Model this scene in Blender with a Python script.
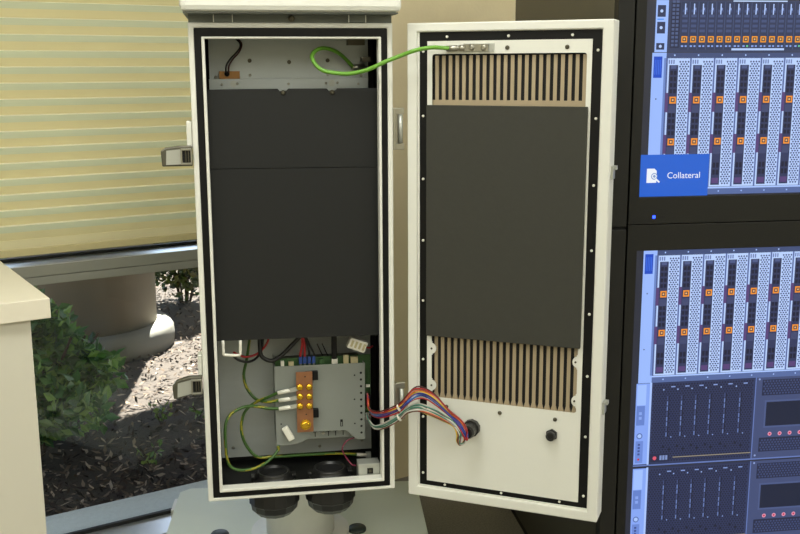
import bpy, bmesh, math, random
from mathutils import Vector, Matrix, Euler
from math import sin, cos, pi, radians, sqrt, floor

for o in list(bpy.data.objects):
    bpy.data.objects.remove(o)
S = bpy.context.scene
COL = S.collection
rnd = random.Random(7)

# ------------------------------------------------------------------ camera
F_PX, PITCH, ROLL, CAM_H = 1005.7, 0.1941, -0.0042, 1.59
cam_d = bpy.data.cameras.new('camera'); cam = bpy.data.objects.new('camera', cam_d); COL.objects.link(cam)
cam_d.sensor_width = 36.0; cam_d.lens = 36.0 * F_PX / 800.0; cam_d.clip_start = 0.05
cam.matrix_world = (Matrix.Translation((0, 0, CAM_H)) @ Matrix.Rotation(pi / 2 - PITCH, 4, 'X') @ Matrix.Rotation(ROLL, 4, 'Z'))
S.camera = cam

# ------------------------------------------------------------------ world, sun, exposure
SUN_EL = radians(50)
world = bpy.data.worlds.new('sky'); S.world = world; world.use_nodes = True
wn = world.node_tree.nodes; wl = world.node_tree.links
bg = wn['Background']; sky = wn.new('ShaderNodeTexSky'); sky.sky_type = 'NISHITA'; sky.sun_disc = False
sky.sun_elevation = SUN_EL; sky.sun_rotation = radians(0)
wl.new(sky.outputs[0], bg.inputs[0]); bg.inputs[1].default_value = 0.5
sun_d = bpy.data.lights.new('sun', 'SUN'); sun_d.energy = 52.0; sun_d.angle = radians(0.6); sun_d.color = (1, .95, .86)
sun = bpy.data.objects.new('sun', sun_d); COL.objects.link(sun); sun.location = (0, 12, 12)
sun.rotation_euler = Vector((0.06, -cos(SUN_EL), -sin(SUN_EL))).to_track_quat('-Z', 'Y').to_euler()
CEIL_W = 17.0            # power of each ceiling panel
CEIL_COL = (.98, 1.0, .95)
S.view_settings.view_transform = 'Standard'; S.view_settings.look = 'None'
S.view_settings.exposure = 0.0; S.view_settings.gamma = 1.0; S.view_settings.use_curve_mapping = False

# ------------------------------------------------------------------ helpers
def lin(c):
    return tuple(((x / 255) / 12.92 if x / 255 <= .04045 else ((x / 255 + .055) / 1.055) ** 2.4) for x in c)

MATS = {}
def mat(name, rgb, rough=.5, metal=0.0, var=.06, scale=30.0, bump=0.0, bscale=200.0, spec=.5, stretch=None, emit=None):
    """procedural principled: colour varied by noise, optional fine relief. rgb is sRGB 0-255"""
    if name in MATS: return MATS[name]
    m = bpy.data.materials.new(name); m.use_nodes = True; nt = m.node_tree; n = nt.nodes; l = nt.links
    p = n['Principled BSDF']; p.inputs['Roughness'].default_value = rough; p.inputs['Metallic'].default_value = metal
    p.inputs['Specular IOR Level'].default_value = spec
    tc = n.new('ShaderNodeTexCoord'); mp = n.new('ShaderNodeMapping'); l.new(tc.outputs['Object'], mp.inputs[0])
    if stretch: mp.inputs['Scale'].default_value = stretch
    nz = n.new('ShaderNodeTexNoise'); nz.inputs['Scale'].default_value = scale; nz.inputs['Detail'].default_value = 4
    l.new(mp.outputs[0], nz.inputs['Vector'])
    mx = n.new('ShaderNodeMix'); mx.data_type = 'RGBA'; b = lin(rgb)
    mx.inputs['A'].default_value = (*[x * (1 - var) for x in b], 1); mx.inputs['B'].default_value = (*[min(1, x * (1 + var)) for x in b], 1)
    l.new(nz.outputs['Fac'], mx.inputs['Factor']); l.new(mx.outputs['Result'], p.inputs['Base Color'])
    if bump:
        bz = n.new('ShaderNodeTexNoise'); bz.inputs['Scale'].default_value = bscale; bz.inputs['Detail'].default_value = 3
        l.new(tc.outputs['Object'], bz.inputs['Vector'])
        bp = n.new('ShaderNodeBump'); bp.inputs['Strength'].default_value = bump; bp.inputs['Distance'].default_value = .002
        l.new(bz.outputs['Fac'], bp.inputs['Height']); l.new(bp.outputs[0], p.inputs['Normal'])
    if emit:
        l.remove(p.inputs['Base Color'].links[0]); p.inputs['Base Color'].default_value = (.012, .012, .014, 1)
        p.inputs['Emission Color'].default_value = (*lin(rgb), 1); p.inputs['Emission Strength'].default_value = emit
    MATS[name] = m
    return m

def attr_mat(name, rough=.6, emission=0.0, trans=0.0, spec=.5):
    """base colour from each piece's own colour attribute"""
    m = bpy.data.materials.new(name); m.use_nodes = True; nt = m.node_tree; n = nt.nodes; l = nt.links
    p = n['Principled BSDF']; p.inputs['Roughness'].default_value = rough; p.inputs['Specular IOR Level'].default_value = spec
    a = n.new('ShaderNodeAttribute'); a.attribute_name = 'Col'
    if emission:
        p.inputs['Base Color'].default_value = (.01, .01, .012, 1)
        l.new(a.outputs['Color'], p.inputs['Emission Color']); p.inputs['Emission Strength'].default_value = emission
    else:
        l.new(a.outputs['Color'], p.inputs['Base Color'])
    if trans:
        t = n.new('ShaderNodeBsdfTranslucent'); l.new(a.outputs['Color'], t.inputs[0])
        mx = n.new('ShaderNodeMixShader'); mx.inputs[0].default_value = trans
        l.new(p.outputs[0], mx.inputs[1]); l.new(t.outputs[0], mx.inputs[2]); l.new(mx.outputs[0], n['Material Output'].inputs[0])
    MATS[name] = m
    return m

class MB:
    """collects shapes; build() links them as one mesh object"""
    def __init__(s): s.v = []; s.f = []; s.m = []; s.sm = []; s.c = []
    def add(s, vs, fs, mi=0, smooth=False, col=None):
        b = len(s.v); s.v += [tuple(p) for p in vs]
        for f in fs:
            s.f.append(tuple(b + i for i in f)); s.m.append(mi); s.sm.append(smooth); s.c.append(col)
        return s
    def box(s, x0, x1, y0, y1, z0, z1, mi=0):
        vs = [(x, y, z) for z in (z0, z1) for y in (y0, y1) for x in (x0, x1)]
        return s.add(vs, [(0, 2, 3, 1), (4, 5, 7, 6), (0, 1, 5, 4), (2, 6, 7, 3), (0, 4, 6, 2), (1, 3, 7, 5)], mi)
    def obox(s, c, size, rot, mi=0):
        """box at centre c, size, rotation Euler tuple"""
        R = Euler(rot).to_matrix(); c = Vector(c); h = [k / 2 for k in size]
        vs = [c + R @ Vector((x * h[0], y * h[1], z * h[2])) for z in (-1, 1) for y in (-1, 1) for x in (-1, 1)]
        return s.add(vs, [(0, 2, 3, 1), (4, 5, 7, 6), (0, 1, 5, 4), (2, 6, 7, 3), (0, 4, 6, 2), (1, 3, 7, 5)], mi)
    def ring_xz(s, o, i, y0, y1, mi=0):
        """rectangular frame in the xz plane: o,i = (x0,x1,z0,z1), depth y0..y1"""
        def q(r, y): return [(r[0], y, r[2]), (r[1], y, r[2]), (r[1], y, r[3]), (r[0], y, r[3])]
        vs = q(o, y0) + q(i, y0) + q(o, y1) + q(i, y1); fs = []
        for k in range(4):
            n = (k + 1) % 4
            fs += [(k, n, 4 + n, 4 + k), (8 + n, 8 + k, 12 + k, 12 + n), (n, k, 8 + k, 8 + n), (4 + k, 4 + n, 12 + n, 12 + k)]
        return s.add(vs, fs, mi)
    def prism_xz(s, poly, y0, y1, mi=0):
        n = len(poly); vs = [(x, y0, z) for x, z in poly] + [(x, y1, z) for x, z in poly]
        fs = [tuple(range(n)), tuple(range(2 * n - 1, n - 1, -1))] + [(k + n, (k + 1) % n + n, (k + 1) % n, k) for k in range(n)]
        return s.add(vs, fs, mi)
    def prism_xy(s, poly, z0, z1, mi=0):
        n = len(poly); vs = [(x, y, z0) for x, y in poly] + [(x, y, z1) for x, y in poly]
        fs = [tuple(range(n - 1, -1, -1)), tuple(range(n, 2 * n))] + [(k, (k + 1) % n, (k + 1) % n + n, k + n) for k in range(n)]
        return s.add(vs, fs, mi)
    def lathe(s, prof, c=(0, 0, 0), axis=(0, 0, 1), n=24, mi=0, smooth=True, cap=True, phase=0.0):
        """prof: [(r, h)] along axis from c"""
        a = Vector(axis).normalized(); t = Vector((1, 0, 0)) if abs(a.x) < .9 else Vector((0, 1, 0))
        e1 = a.cross(t).normalized(); e2 = a.cross(e1); c = Vector(c); vs = []; fs = []
        for r, h in prof:
            for k in range(n):
                g = 2 * pi * k / n + phase
                vs.append(c + a * h + (e1 * cos(g) + e2 * sin(g)) * r)
        for j in range(len(prof) - 1):
            for k in range(n):
                k2 = (k + 1) % n
                fs.append((j * n + k, j * n + k2, (j + 1) * n + k2, (j + 1) * n + k))
        s.add(vs, fs, mi, smooth)
        if cap:
            b = len(s.v) - len(vs)
            for j in (0, len(prof) - 1):
                s.f.append(tuple(b + j * n + k for k in range(n))); s.m.append(mi); s.sm.append(False); s.c.append(None)
        return s
    def tube(s, pts, r, n=8, mi=0, sub=6, stripe=None):
        P = smooth_path(pts, sub); N = len(P); vs = []; fs = []; ms = []
        up = Vector((0.31, 0.2, 0.93)); last = None
        for i in range(N):
            t = (P[min(i + 1, N - 1)] - P[max(i - 1, 0)]).normalized()
            if last is None: e1 = t.cross(up).normalized()
            else: e1 = (last - t * last.dot(t)).normalized()
            last = e1; e2 = t.cross(e1)
            for k in range(n):
                g = 2 * pi * k / n; vs.append(P[i] + (e1 * cos(g) + e2 * sin(g)) * r)
        b = len(s.v); s.v += [tuple(p) for p in vs]
        for i in range(N - 1):
            for k in range(n):
                k2 = (k + 1) % n
                s.f.append((b + i * n + k, b + i * n + k2, b + (i + 1) * n + k2, b + (i + 1) * n + k))
                s.m.append(stripe if (stripe is not None and (k + i // 2) % n < 2) else mi); s.sm.append(True); s.c.append(None)
        for j in (0, N - 1):
            s.f.append(tuple(b + j * n + k for k in range(n))); s.m.append(mi); s.sm.append(False); s.c.append(None)
        return s
    def build(s, name, mats, parent=None, origin=(0, 0, 0), bevel=0, seg=2, loc=None, fix=True):
        me = bpy.data.meshes.new(name); o0 = Vector(origin)
        me.from_pydata([tuple(Vector(p) - o0) for p in s.v], [], s.f)
        if not isinstance(mats, (list, tuple)): mats = [mats]
        for m in mats: me.materials.append(MATS[m] if isinstance(m, str) else m)
        me.polygons.foreach_set('material_index', s.m); me.polygons.foreach_set('use_smooth', s.sm)
        if any(c is not None for c in s.c):
            ca = me.color_attributes.new('Col', 'FLOAT_COLOR', 'CORNER'); dat = []
            for pl, c in zip(me.polygons, s.c):
                dat += [*(c or (0, 0, 0)), 1.0] * pl.loop_total
            ca.data.foreach_set('color', dat)
        if fix and len(s.f) < 20000:
            bm = bmesh.new(); bm.from_mesh(me); bmesh.ops.recalc_face_normals(bm, faces=bm.faces); bm.to_mesh(me); bm.free()
        me.update()
        o = bpy.data.objects.new(name, me); COL.objects.link(o)
        o.location = loc if loc is not None else o0
        if parent: o.parent = parent
        if bevel:
            b = o.modifiers.new('bevel', 'BEVEL'); b.width = bevel; b.segments = seg; b.limit_method = 'ANGLE'; b.angle_limit = radians(40)
        return o

def smooth_path(pts, sub):
    P = [Vector(p) for p in pts]
    if len(P) < 3 or sub < 2: return P
    out = []
    for i in range(len(P) - 1):
        a = P[max(i - 1, 0)]; b = P[i]; c = P[i + 1]; d = P[min(i + 2, len(P) - 1)]
        for k in range(sub):
            t = k / sub
            out.append(.5 * ((2 * b) + (c - a) * t + (2 * a - 5 * b + 4 * c - d) * t * t + (3 * b - a - 3 * c + d) * t ** 3))
    out.append(P[-1]); return out

def tag(o, label=None, cat=None, group=None, kind=None):
    if label: o['label'] = label
    if cat: o['category'] = cat
    if group: o['group'] = group
    if kind: o['kind'] = kind
    return o

class Frame:
    """a place in the room: origin on the floor or base, turned by yaw about z; local (x along, y into, z up)"""
    def __init__(s, o, yaw): s.o = Vector(o); s.yaw = yaw; s.R = Matrix.Rotation(yaw, 3, 'Z')
    def w(s, p): return s.o + s.R @ Vector(p)
    def loc(s, p): return s.R.transposed() @ (Vector(p) - s.o)
    def root(s, name, base=(0, 0, 0)):
        e = bpy.data.objects.new(name, None); COL.objects.link(e); e.empty_display_size = .05
        e.location = s.w(base); e.rotation_euler = (0, 0, s.yaw); e['_b'] = 0
        del e['_b']; s_b[e.name] = Vector(base); return e
s_b = {}
def part(mb, name, mats, root, **k):
    """build in the frame's own coordinates as a child of root"""
    return mb.build(name, mats, root, loc=-s_b[root.name], **k)
def thing(mb, name, mats, fr, base, label, cat, group=None, kind=None, **k):
    o = mb.build(name, mats, None, origin=base, **k)
    o.location = fr.w(base); o.rotation_euler = (0, 0, fr.yaw)
    return tag(o, label, cat, group, kind)

WALL = Frame((0, 3.75, 0), .5641)                 # x along the window wall, y outwards, z up
CAB = Frame((-.5093, 2.4898, .470), .1658)        # front lower left corner of the open enclosure
DOOR = Frame((.02, 2.585, .448), -.3667)          # lower hinge corner of its door
RACK = Frame((.5342, 2.52, 0), radians(8.0))      # front left corner of the display rack
WORLD = Frame((0, 0, 0), 0)

# ------------------------------------------------------------------ materials
mat('plaster', (224, 210, 172), .9, var=.05, scale=12, bump=.5, bscale=90)
mat('paint_wall', (200, 194, 172), .9, var=.03, bump=.2, bscale=90)
mat('ceiling_tile', (225, 222, 208), .95, var=.05, scale=80, bump=.4)
mat('carpet', (136, 132, 122), 1.0, var=.45, scale=160, bump=1.0, bscale=400, spec=.1)
mat('alu_frame', (138, 138, 128), .45, .15, var=.04)
mat('alu_daylit', (214, 218, 220), .28, .7, var=.03)  # paler aluminium, daylight on the top faces put into its colour
mat('gasket_rubber', (24, 25, 24), .6, var=.2)
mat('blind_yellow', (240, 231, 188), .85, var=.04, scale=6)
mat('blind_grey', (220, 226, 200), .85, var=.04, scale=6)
mat('blind_crease_lit', (250, 247, 224), .85, var=.03)  # lighter crease colour stands for light caught on the fold
mat('blind_rail', (186, 174, 128), .6, var=.04)
mat('mulch_soil', (60, 52, 46), 1.0, var=.5, scale=40, bump=1, bscale=60)
mat('concrete', (206, 210, 204), .9, var=.12, scale=60, bump=.5, bscale=150)
mat('column_stone', (122, 113, 98), .7, var=.1, scale=5, bump=.25, bscale=60)
mat('column_base', (116, 114, 106), .75, var=.14, scale=14, bump=.3, bscale=80)
mat('canopy', (190, 186, 176), .9)
mat('stem', (70, 52, 36), .9, var=.2)
mat('laminate', (218, 211, 192), .5, var=.02)
mat('laminate_body', (200, 196, 180), .55, var=.025, scale=8)
mat('white_coat', (222, 222, 213), .42, var=.015, bump=.06, bscale=500)
mat('black_rubber', (10, 10, 10), .5, var=.2, spec=.25)
mat('black_liner', (14, 14, 14), .5, var=.2, spec=.3)
mat('board_black', (29, 30, 29), .62, var=.08, scale=90, bump=.1, spec=.3)
mat('hood_grey', (96, 101, 94), .5, var=.05)
mat('galvanised', (186, 192, 190), .42, .2, var=.08, scale=14, stretch=(1, 1, 3))
mat('module_alu', (138, 143, 138), .5, .3, var=.04, scale=20)
mat('bright_alu', (186, 188, 180), .35, .5, var=.06)
mat('steel', (170, 168, 156), .3, .9, var=.08)
mat('dark_steel', (92, 88, 74), .4, .8, var=.15)
mat('latch_metal', (104, 102, 92), .35, .85, var=.1)
mat('copper', (160, 112, 80), .4, .6, var=.16, scale=60)
mat('brass', (222, 176, 52), .25, .85, var=.1)
mat('pcb', (52, 88, 44), .5, var=.35, scale=120)
mat('white_plastic', (226, 224, 212), .45, var=.03)
mat('tan_plastic', (190, 180, 140), .5)
mat('blue_plastic', (34, 68, 140), .45)
mat('hole_black', (8, 8, 8), .8)
mat('gland_black', (30, 30, 29), .34, var=.15)
mat('kapton', (150, 104, 42), .35, .2, var=.2)
mat('fin', (168, 152, 124), .55, .1, var=.06, stretch=(1, 1, .1))
mat('foam_board', (58, 58, 52), .75, var=.06, scale=60, bump=.15, bscale=120, spec=.3)
mat('pole_grey', (226, 226, 220), .5, .1, var=.05)
mat('base_green', (216, 222, 206), .5, var=.04, scale=8)
mat('base_edge', (74, 72, 62), .6)
mat('cap_dark', (38, 50, 48), .5)
mat('rack_black', (26, 26, 23), .55, var=.06, spec=.3)
mat('rack_side', (66, 63, 51), .42, var=.04)
mat('bezel', (24, 24, 21), .5, var=.05, spec=.3)
mat('groove', (6, 6, 6), .8)
mat('led_blue', (30, 60, 255), .4, emit=6.0)
mat('lamp_frame', (220, 220, 214), .5)
mat('lamp_diffuser', (255, 250, 232), .5, emit=3.0)
W = {'green': (104, 158, 52), 'gy_green': (56, 92, 32), 'gy_yellow': (146, 140, 36), 'red': (160, 30, 34), 'black': (18, 18, 18),
     'blue': (36, 62, 150), 'orange': (206, 100, 44), 'yellow': (216, 186, 48), 'white': (206, 204, 194), 'grey': (140, 140, 134),
     'purple': (92, 64, 130), 'brown': (104, 58, 44), 'teal': (70, 130, 112), 'pink': (130, 44, 70), 'lightblue': (90, 130, 190), 'darkred': (70, 24, 22)}
for k, c in W.items(): mat('wire_' + k, c, .42, var=.05)
attr_mat('chips', .95, spec=.15); attr_mat('leaves', .32, trans=.3); attr_mat('screen_print', .4, emission=1.0, spec=.2)
def glass():
    m = bpy.data.materials.new('window_glass'); m.use_nodes = True; n = m.node_tree.nodes; l = m.node_tree.links
    t = n.new('ShaderNodeBsdfTransparent'); t.inputs[0].default_value = (.94, .96, .95, 1)
    g = n.new('ShaderNodeBsdfGlossy'); g.inputs['Roughness'].default_value = .02
    fr = n.new('ShaderNodeFresnel'); fr.inputs[0].default_value = 1.45
    nz = n.new('ShaderNodeTexNoise'); nz.inputs['Scale'].default_value = 1.5
    bp = n.new('ShaderNodeBump'); bp.inputs['Strength'].default_value = .01; l.new(nz.outputs[0], bp.inputs['Height']); l.new(bp.outputs[0], g.inputs['Normal'])
    mx = n.new('ShaderNodeMixShader'); l.new(fr.outputs[0], mx.inputs[0]); l.new(t.outputs[0], mx.inputs[1]); l.new(g.outputs[0], mx.inputs[2])
    l.new(mx.outputs[0], n['Material Output'].inputs[0]); MATS['window_glass'] = m
glass()
def blind_mat(name):
    m = MATS[name]; n = m.node_tree.nodes; l = m.node_tree.links; p = n['Principled BSDF']
    src = p.inputs['Base Color'].links[0].from_socket
    t = n.new('ShaderNodeBsdfTranslucent'); l.new(src, t.inputs[0]); mx = n.new('ShaderNodeMixShader'); mx.inputs[0].default_value = .35
    l.new(p.outputs[0], mx.inputs[1]); l.new(t.outputs[0], mx.inputs[2]); l.new(mx.outputs[0], n['Material Output'].inputs[0])
for k in ('blind_yellow', 'blind_grey', 'blind_crease_lit'): blind_mat(k)

# ------------------------------------------------------------------ room shell (frame WALL)
SL, SR, NF, HC = -4.2, 3.6, -6.2, 2.75            # left, right, front, ceiling
def struct(mb, name, mats, label=None, fr=WALL, base=(0, 0, 0), **k):
    o = mb.build(name, mats, None, origin=base, **k); o.location = fr.w(base); o.rotation_euler = (0, 0, fr.yaw)
    o['kind'] = 'structure'
    if label: o['label'] = label
    return o
struct(MB().box(SL, SR, NF, .0, -.1, 0), 'floor', 'carpet', 'dark grey brown carpet floor under the stand')
struct(MB().box(SL, SR, NF, .2, HC, HC + .1), 'ceiling', 'ceiling_tile', 'white ceiling above the room')
WX0, WX1, WZ0, WZ1 = -3.0, -.36, .02, 2.35        # window opening
struct(MB().box(SL, WX0, 0, .2, 0, HC).box(WX1, SR, 0, .2, 0, HC).box(WX0, WX1, 0, .2, WZ1, HC).box(WX0, WX1, .0, .2, -.1, WZ0),
       'wall_back', 'plaster', 'beige textured plaster wall beside the window')
struct(MB().box(SL - .1, SL, NF, .2, 0, HC), 'wall_left', 'paint_wall')
struct(MB().box(SR, SR + .1, NF, .2, 0, HC), 'wall_right', 'paint_wall')
struct(MB().box(SL - .1, SR + .1, NF - .1, NF, 0, HC), 'wall_front', 'paint_wall')

# window: frame bars and two panes
win = WALL.root('window_1', (WX0, 0, WZ0)); tag(win, 'aluminium framed window with a horizontal rail below the blind', kind='structure')
part(MB().box(WX0, WX0 + .06, 0, .14, WZ0, WZ1).box(WX1 - .06, WX1, 0, .14, WZ0, WZ1).box(WX0, WX1, 0, .14, WZ1 - .06, WZ1), 'window_frame', 'alu_frame', win, bevel=.003)
part(MB().box(WX0 + .06, WX1 - .06, .001, .1, 1.0, 1.0015), 'rail_top_lit', 'alu_daylit', win)  # added thin sheet, makes the rail top paler as if daylit
ml = part(MB().box(WX0 + .06, WX1 - .06, 0, .14, .966, 1.0).box(WX0 + .06, WX1 - .06, 0.003, .14, .938, .9645), 'window_rail', 'alu_frame', win, bevel=.002)
part(MB().box(WX0 + .06, WX1 - .06, -.05, .11, WZ0, .045), 'window_sill', 'alu_daylit', win, bevel=.003)
part(MB().box(WX0 + .06, WX1 - .06, .09, .105, .045, .058).box(WX0 + .06, WX1 - .06, .1, .115, .925, .938).box(WX0 + .06, WX1 - .06, .1, .115, 1.0, 1.012), 'glazing_seal', 'gasket_rubber', win)
part(MB().box(WX0 + .06, WX1 - .06, .104, .11, .05, .94), 'pane', 'window_glass', win)
part(MB().box(WX0 + .06, WX1 - .06, .104, .11, 1.0, WZ1 - .06), 'pane', 'window_glass', win)

# pleated blind
BX0, BX1 = WX0 + .07, WX1 - .07; PITCH_B = .0478; BZ0 = 1.078
bl = WALL.root('pleated_blind', (BX0, .06, 1.03)); tag(bl, 'pale yellow pleated blind lowered over the upper window', 'blind')
part(MB().prism_xz([(BX0, 1.027), (BX1, 1.027), (BX1, 1.05), (BX0, 1.05)], .04, .075), 'bottom_rail', 'blind_rail', bl, bevel=.003)
part(MB().box(BX0, BX1, .046, .068, 1.05, BZ0), 'hem', 'blind_yellow', bl)
NP = 24
pm = MB()
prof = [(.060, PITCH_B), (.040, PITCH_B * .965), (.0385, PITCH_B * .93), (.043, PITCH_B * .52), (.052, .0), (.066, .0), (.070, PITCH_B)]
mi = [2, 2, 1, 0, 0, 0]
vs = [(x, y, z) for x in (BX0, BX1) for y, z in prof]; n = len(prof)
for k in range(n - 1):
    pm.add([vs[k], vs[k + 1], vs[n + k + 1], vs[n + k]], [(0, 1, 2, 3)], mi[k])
p0 = pm.build('pleat', ['blind_yellow', 'blind_grey', 'blind_crease_lit'], bl)
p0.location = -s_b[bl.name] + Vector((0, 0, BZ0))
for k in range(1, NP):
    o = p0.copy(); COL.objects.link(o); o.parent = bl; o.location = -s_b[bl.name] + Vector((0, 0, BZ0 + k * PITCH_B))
part(MB().box(BX0, BX1, .03, .08, BZ0 + NP * PITCH_B, WZ1 - .061), 'headrail', 'blind_rail', bl)

# ceiling lamps
def lamp(s, d):
    r = WALL.root('ceiling_light', (s, d, HC - .06))
    part(MB().box(s - .62, s - .59, d - .32, d + .32, HC - .05, HC).box(s + .59, s + .62, d - .32, d + .32, HC - .05, HC).box(s - .59, s + .59, d - .32, d - .3, HC - .05, HC).box(s - .59, s + .59, d + .3, d + .32, HC - .05, HC), 'lamp_frame', 'lamp_frame', r)
    part(MB().box(s - .59, s + .59, d - .3, d + .3, HC - .03, HC - .02), 'diffuser', 'lamp_diffuser', r)
    L = bpy.data.lights.new('panel_lamp', 'AREA'); L.shape = 'RECTANGLE'; L.size = 1.16; L.size_y = .58; L.energy = CEIL_W; L.color = CEIL_COL
    lo = bpy.data.objects.new('panel_lamp', L); COL.objects.link(lo); lo.parent = r; lo.location = (0, 0, .02)
    return r
LP = [(-3.1, -1.6), (-3.1, -3.6), (-1.3, -1.6), (-1.3, -3.6), (.6, -1.6), (.6, -3.6), (2.4, -1.6), (2.4, -3.6), (-3.1, -5.4), (-1.3, -5.4), (.6, -5.4), (2.4, -5.4)]
words = {(-3.1, -1.6): 'nearest the left end of the window', (-1.3, -1.6): 'above the open enclosure', (.6, -1.6): 'above the display rack'}
for s, d in LP:
    tag(lamp(s, d), 'rectangular white ceiling light panel ' + words.get((s, d), 'in the room behind the camera'), 'ceiling light', 'ceiling light panels')

# ------------------------------------------------------------------ outside
struct(MB().box(-9, 7, .34, 16, -.12, 0), 'ground_outside', 'mulch_soil', 'bark mulch bed outside the window')
struct(MB().box(-9, 7, .115, .34, -.12, .03), 'concrete_kerb', 'concrete', 'pale concrete kerb strip along the window foot', bevel=.004)
# unseen canopy over the column, edge shaped to bound the sunlit patch
struct(MB().prism_xy([(-6.5, .2), (5.5, .2), (5.5, 5.7), (.33, 3.5), (-.6, 3.2), (-6.5, 3.2)], 3.0, 3.3), 'shade_canopy', 'canopy', 'unseen flat canopy added to shade the mulch bed')
CX, CY = -1.845, 5.74
colr = WORLD.root('canopy_column', (CX, CY, 0)); tag(colr, 'thick round stone column on a wide rounded base ring outside', 'column')
part(MB().lathe([(.405, .0), (.405, 3.0)], (CX, CY, 0), n=64), 'shaft', 'column_stone', colr)
part(MB().lathe([(.5, 0), (.505, .06), (.5, .10), (.485, .125), (.46, .14), (.40, .145)], (CX, CY, 0), n=64), 'base_ring', 'column_base', colr)

# bark chips (uncountable)
chips = MB(); tones = [(88, 76, 66), (60, 50, 45), (126, 110, 96), (46, 40, 37), (98, 84, 72), (164, 148, 132), (72, 60, 52), (38, 34, 32), (60, 51, 46)]
for i in range(26000):
    s = rnd.uniform(-3.2, 1.6); d = .36 + (rnd.random() ** 1.6) * 6.0
    c = WALL.w((s, d, 0))
    if (c.x - CX) ** 2 + (c.y - CY) ** 2 < .26: continue
    L = rnd.uniform(.018, .055); wd = rnd.uniform(.007, .02); a = rnd.uniform(0, pi); t = rnd.gauss(0, .35)
    e1 = Vector((cos(a) * cos(t), sin(a) * cos(t), sin(t))); e2 = Vector((-sin(a), cos(a), rnd.gauss(0, .35))).normalized()
    h = abs(e1.z) * L / 2 + abs(e2.z) * wd / 2 + rnd.uniform(.002, .02); c = Vector((c.x, c.y, h))
    k = rnd.uniform(.85, 1.1); col = tuple(x * k for x in lin(rnd.choice(tones)))
    chips.add([c - e1 * L / 2, c - e2 * wd / 2 + e1 * L * rnd.uniform(-.3, .1), c + e1 * L / 2, c + e2 * wd / 2 + e1 * L * rnd.uniform(-.1, .3)], [(0, 1, 2, 3)], 0, False, col)
tag(chips.build('bark_mulch', 'chips', fix=False), 'brown bark mulch chips covering the bed outside', 'mulch', kind='stuff')

def leaf(mb, c, L, col):
    d = Vector((rnd.gauss(0, 1), rnd.gauss(0, 1), rnd.gauss(.25, .8))).normalized()
    sd = d.cross(Vector((rnd.gauss(0, 1), rnd.gauss(0, 1), rnd.gauss(0, 1)))).normalized(); nn = d.cross(sd)
    w = L * rnd.uniform(.24, .32)
    mb.add([c, c + d * L * .5 + sd * w + nn * L * .1, c + d * L, c + d * L * .5 - sd * w + nn * L * .1, c + d * L * .5],
           [(0, 1, 4), (1, 2, 4), (0, 4, 3), (4, 2, 3)], 0, False, col)
GREENS = [(92, 138, 62), (70, 116, 54), (126, 166, 76), (52, 92, 46), (146, 180, 92), (80, 128, 72)]
def shrub(name, label, base, rx, ry, h, n, L, greens=GREENS, group=None):
    r = WORLD.root(name, base); tag(r, label, 'shrub', group); b = Vector(base)
    sm = MB(); tips = []
    for k in range(9):
        a = rnd.uniform(0, 2 * pi); q = rnd.uniform(.25, .8); tip = b + Vector((cos(a) * rx * q, sin(a) * ry * q, h * rnd.uniform(.6, .92)))
        sm.tube([b + Vector((cos(a) * .03, sin(a) * .03, -.01)), b + (tip - b) * .5 + Vector((0, 0, .05 * h)), tip], .006, 5, sub=4); tips.append(tip)
    part(sm, 'stem', 'stem', r)
    fm = MB()
    for i in range(n):
        while True:
            p = Vector((rnd.uniform(-1, 1), rnd.uniform(-1, 1), rnd.uniform(-1, 1)))
            if .3 < p.length < 1: break
        p *= 1 - .12 * rnd.random()
        z = h * (.52 + .5 * p.z); nar = 1 - .62 * max(0, (z / h - .32) / .68) - .15 * max(0, (.2 - z / h) / .2)
        lump = 1 + .16 * sin(5 * math.atan2(p.y, p.x) + 6 * p.z)
        c = b + Vector((p.x * rx * nar * lump, p.y * ry * nar * lump, max(.03, z)))
        col = lin(rnd.choice(greens)); leaf(fm, c, L * rnd.uniform(.7, 1.2), col)
    o = part(fm, 'foliage', 'leaves', r, fix=False); o['kind'] = 'stuff'
    return r
shrub('leafy_shrub', 'large dark green leafy shrub beside the white counter outside the glass', (-1.56, 4.06, 0), .41, .37, .69, 4300, .066)
YG = [(70, 94, 34), (48, 74, 30), (96, 112, 42), (38, 58, 26), (112, 110, 48)]
for i, (x, y, h) in enumerate(((-1.5, 6.85, 1.2), (-.72, 7.2, 1.2), (-2.3, 7.2, 1.2), (-3.1, 7.2, 1.2), (.1, 7.5, 1.2), (-3.9, 7.1, 1.2))):
    shrub('hedge_shrub', ['yellow green shrub standing just right of the column', 'yellow green hedge shrub farther right of the column', 'hedge shrub directly behind the column',
          'hedge shrub left of the column, far side', 'rightmost hedge shrub behind the enclosure', 'leftmost hedge shrub beyond the counter'][i],
          (x, y, 0), .46, .42, h, 3600, .07, YG, 'hedge shrubs behind the column')
def seedling(base, h, n, label):
    r = WORLD.root('weed_seedling', base); tag(r, label, 'plant', 'weeds in the mulch'); b = Vector(base)
    sm = MB(); fm = MB()
    for k in range(n):
        a = rnd.uniform(0, 2 * pi); tip = b + Vector((cos(a) * h * .4, sin(a) * h * .4, h * rnd.uniform(.6, 1)))
        sm.tube([b, (b + tip) / 2 + Vector((0, 0, .02)), tip], .002, 4, sub=3)
        for j in range(4): leaf(fm, b + (tip - b) * (.4 + .2 * j), .035, lin(rnd.choice([(110, 140, 60), (84, 118, 46), (130, 150, 70)])))
    part(sm, 'stem', 'stem', r); part(fm, 'foliage', 'leaves', r, fix=False)['kind'] = 'stuff'
seedling((-1.09, 4.36, 0), .12, 5, 'taller green weed at the edge of the sunlit mulch')
seedling((-.93, 4.42, 0), .08, 3, 'small weed right of the taller one by the lower latch')
seedling((-1.02, 3.86, 0), .1, 5, 'low weed in the shaded mulch near the kerb')

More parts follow.
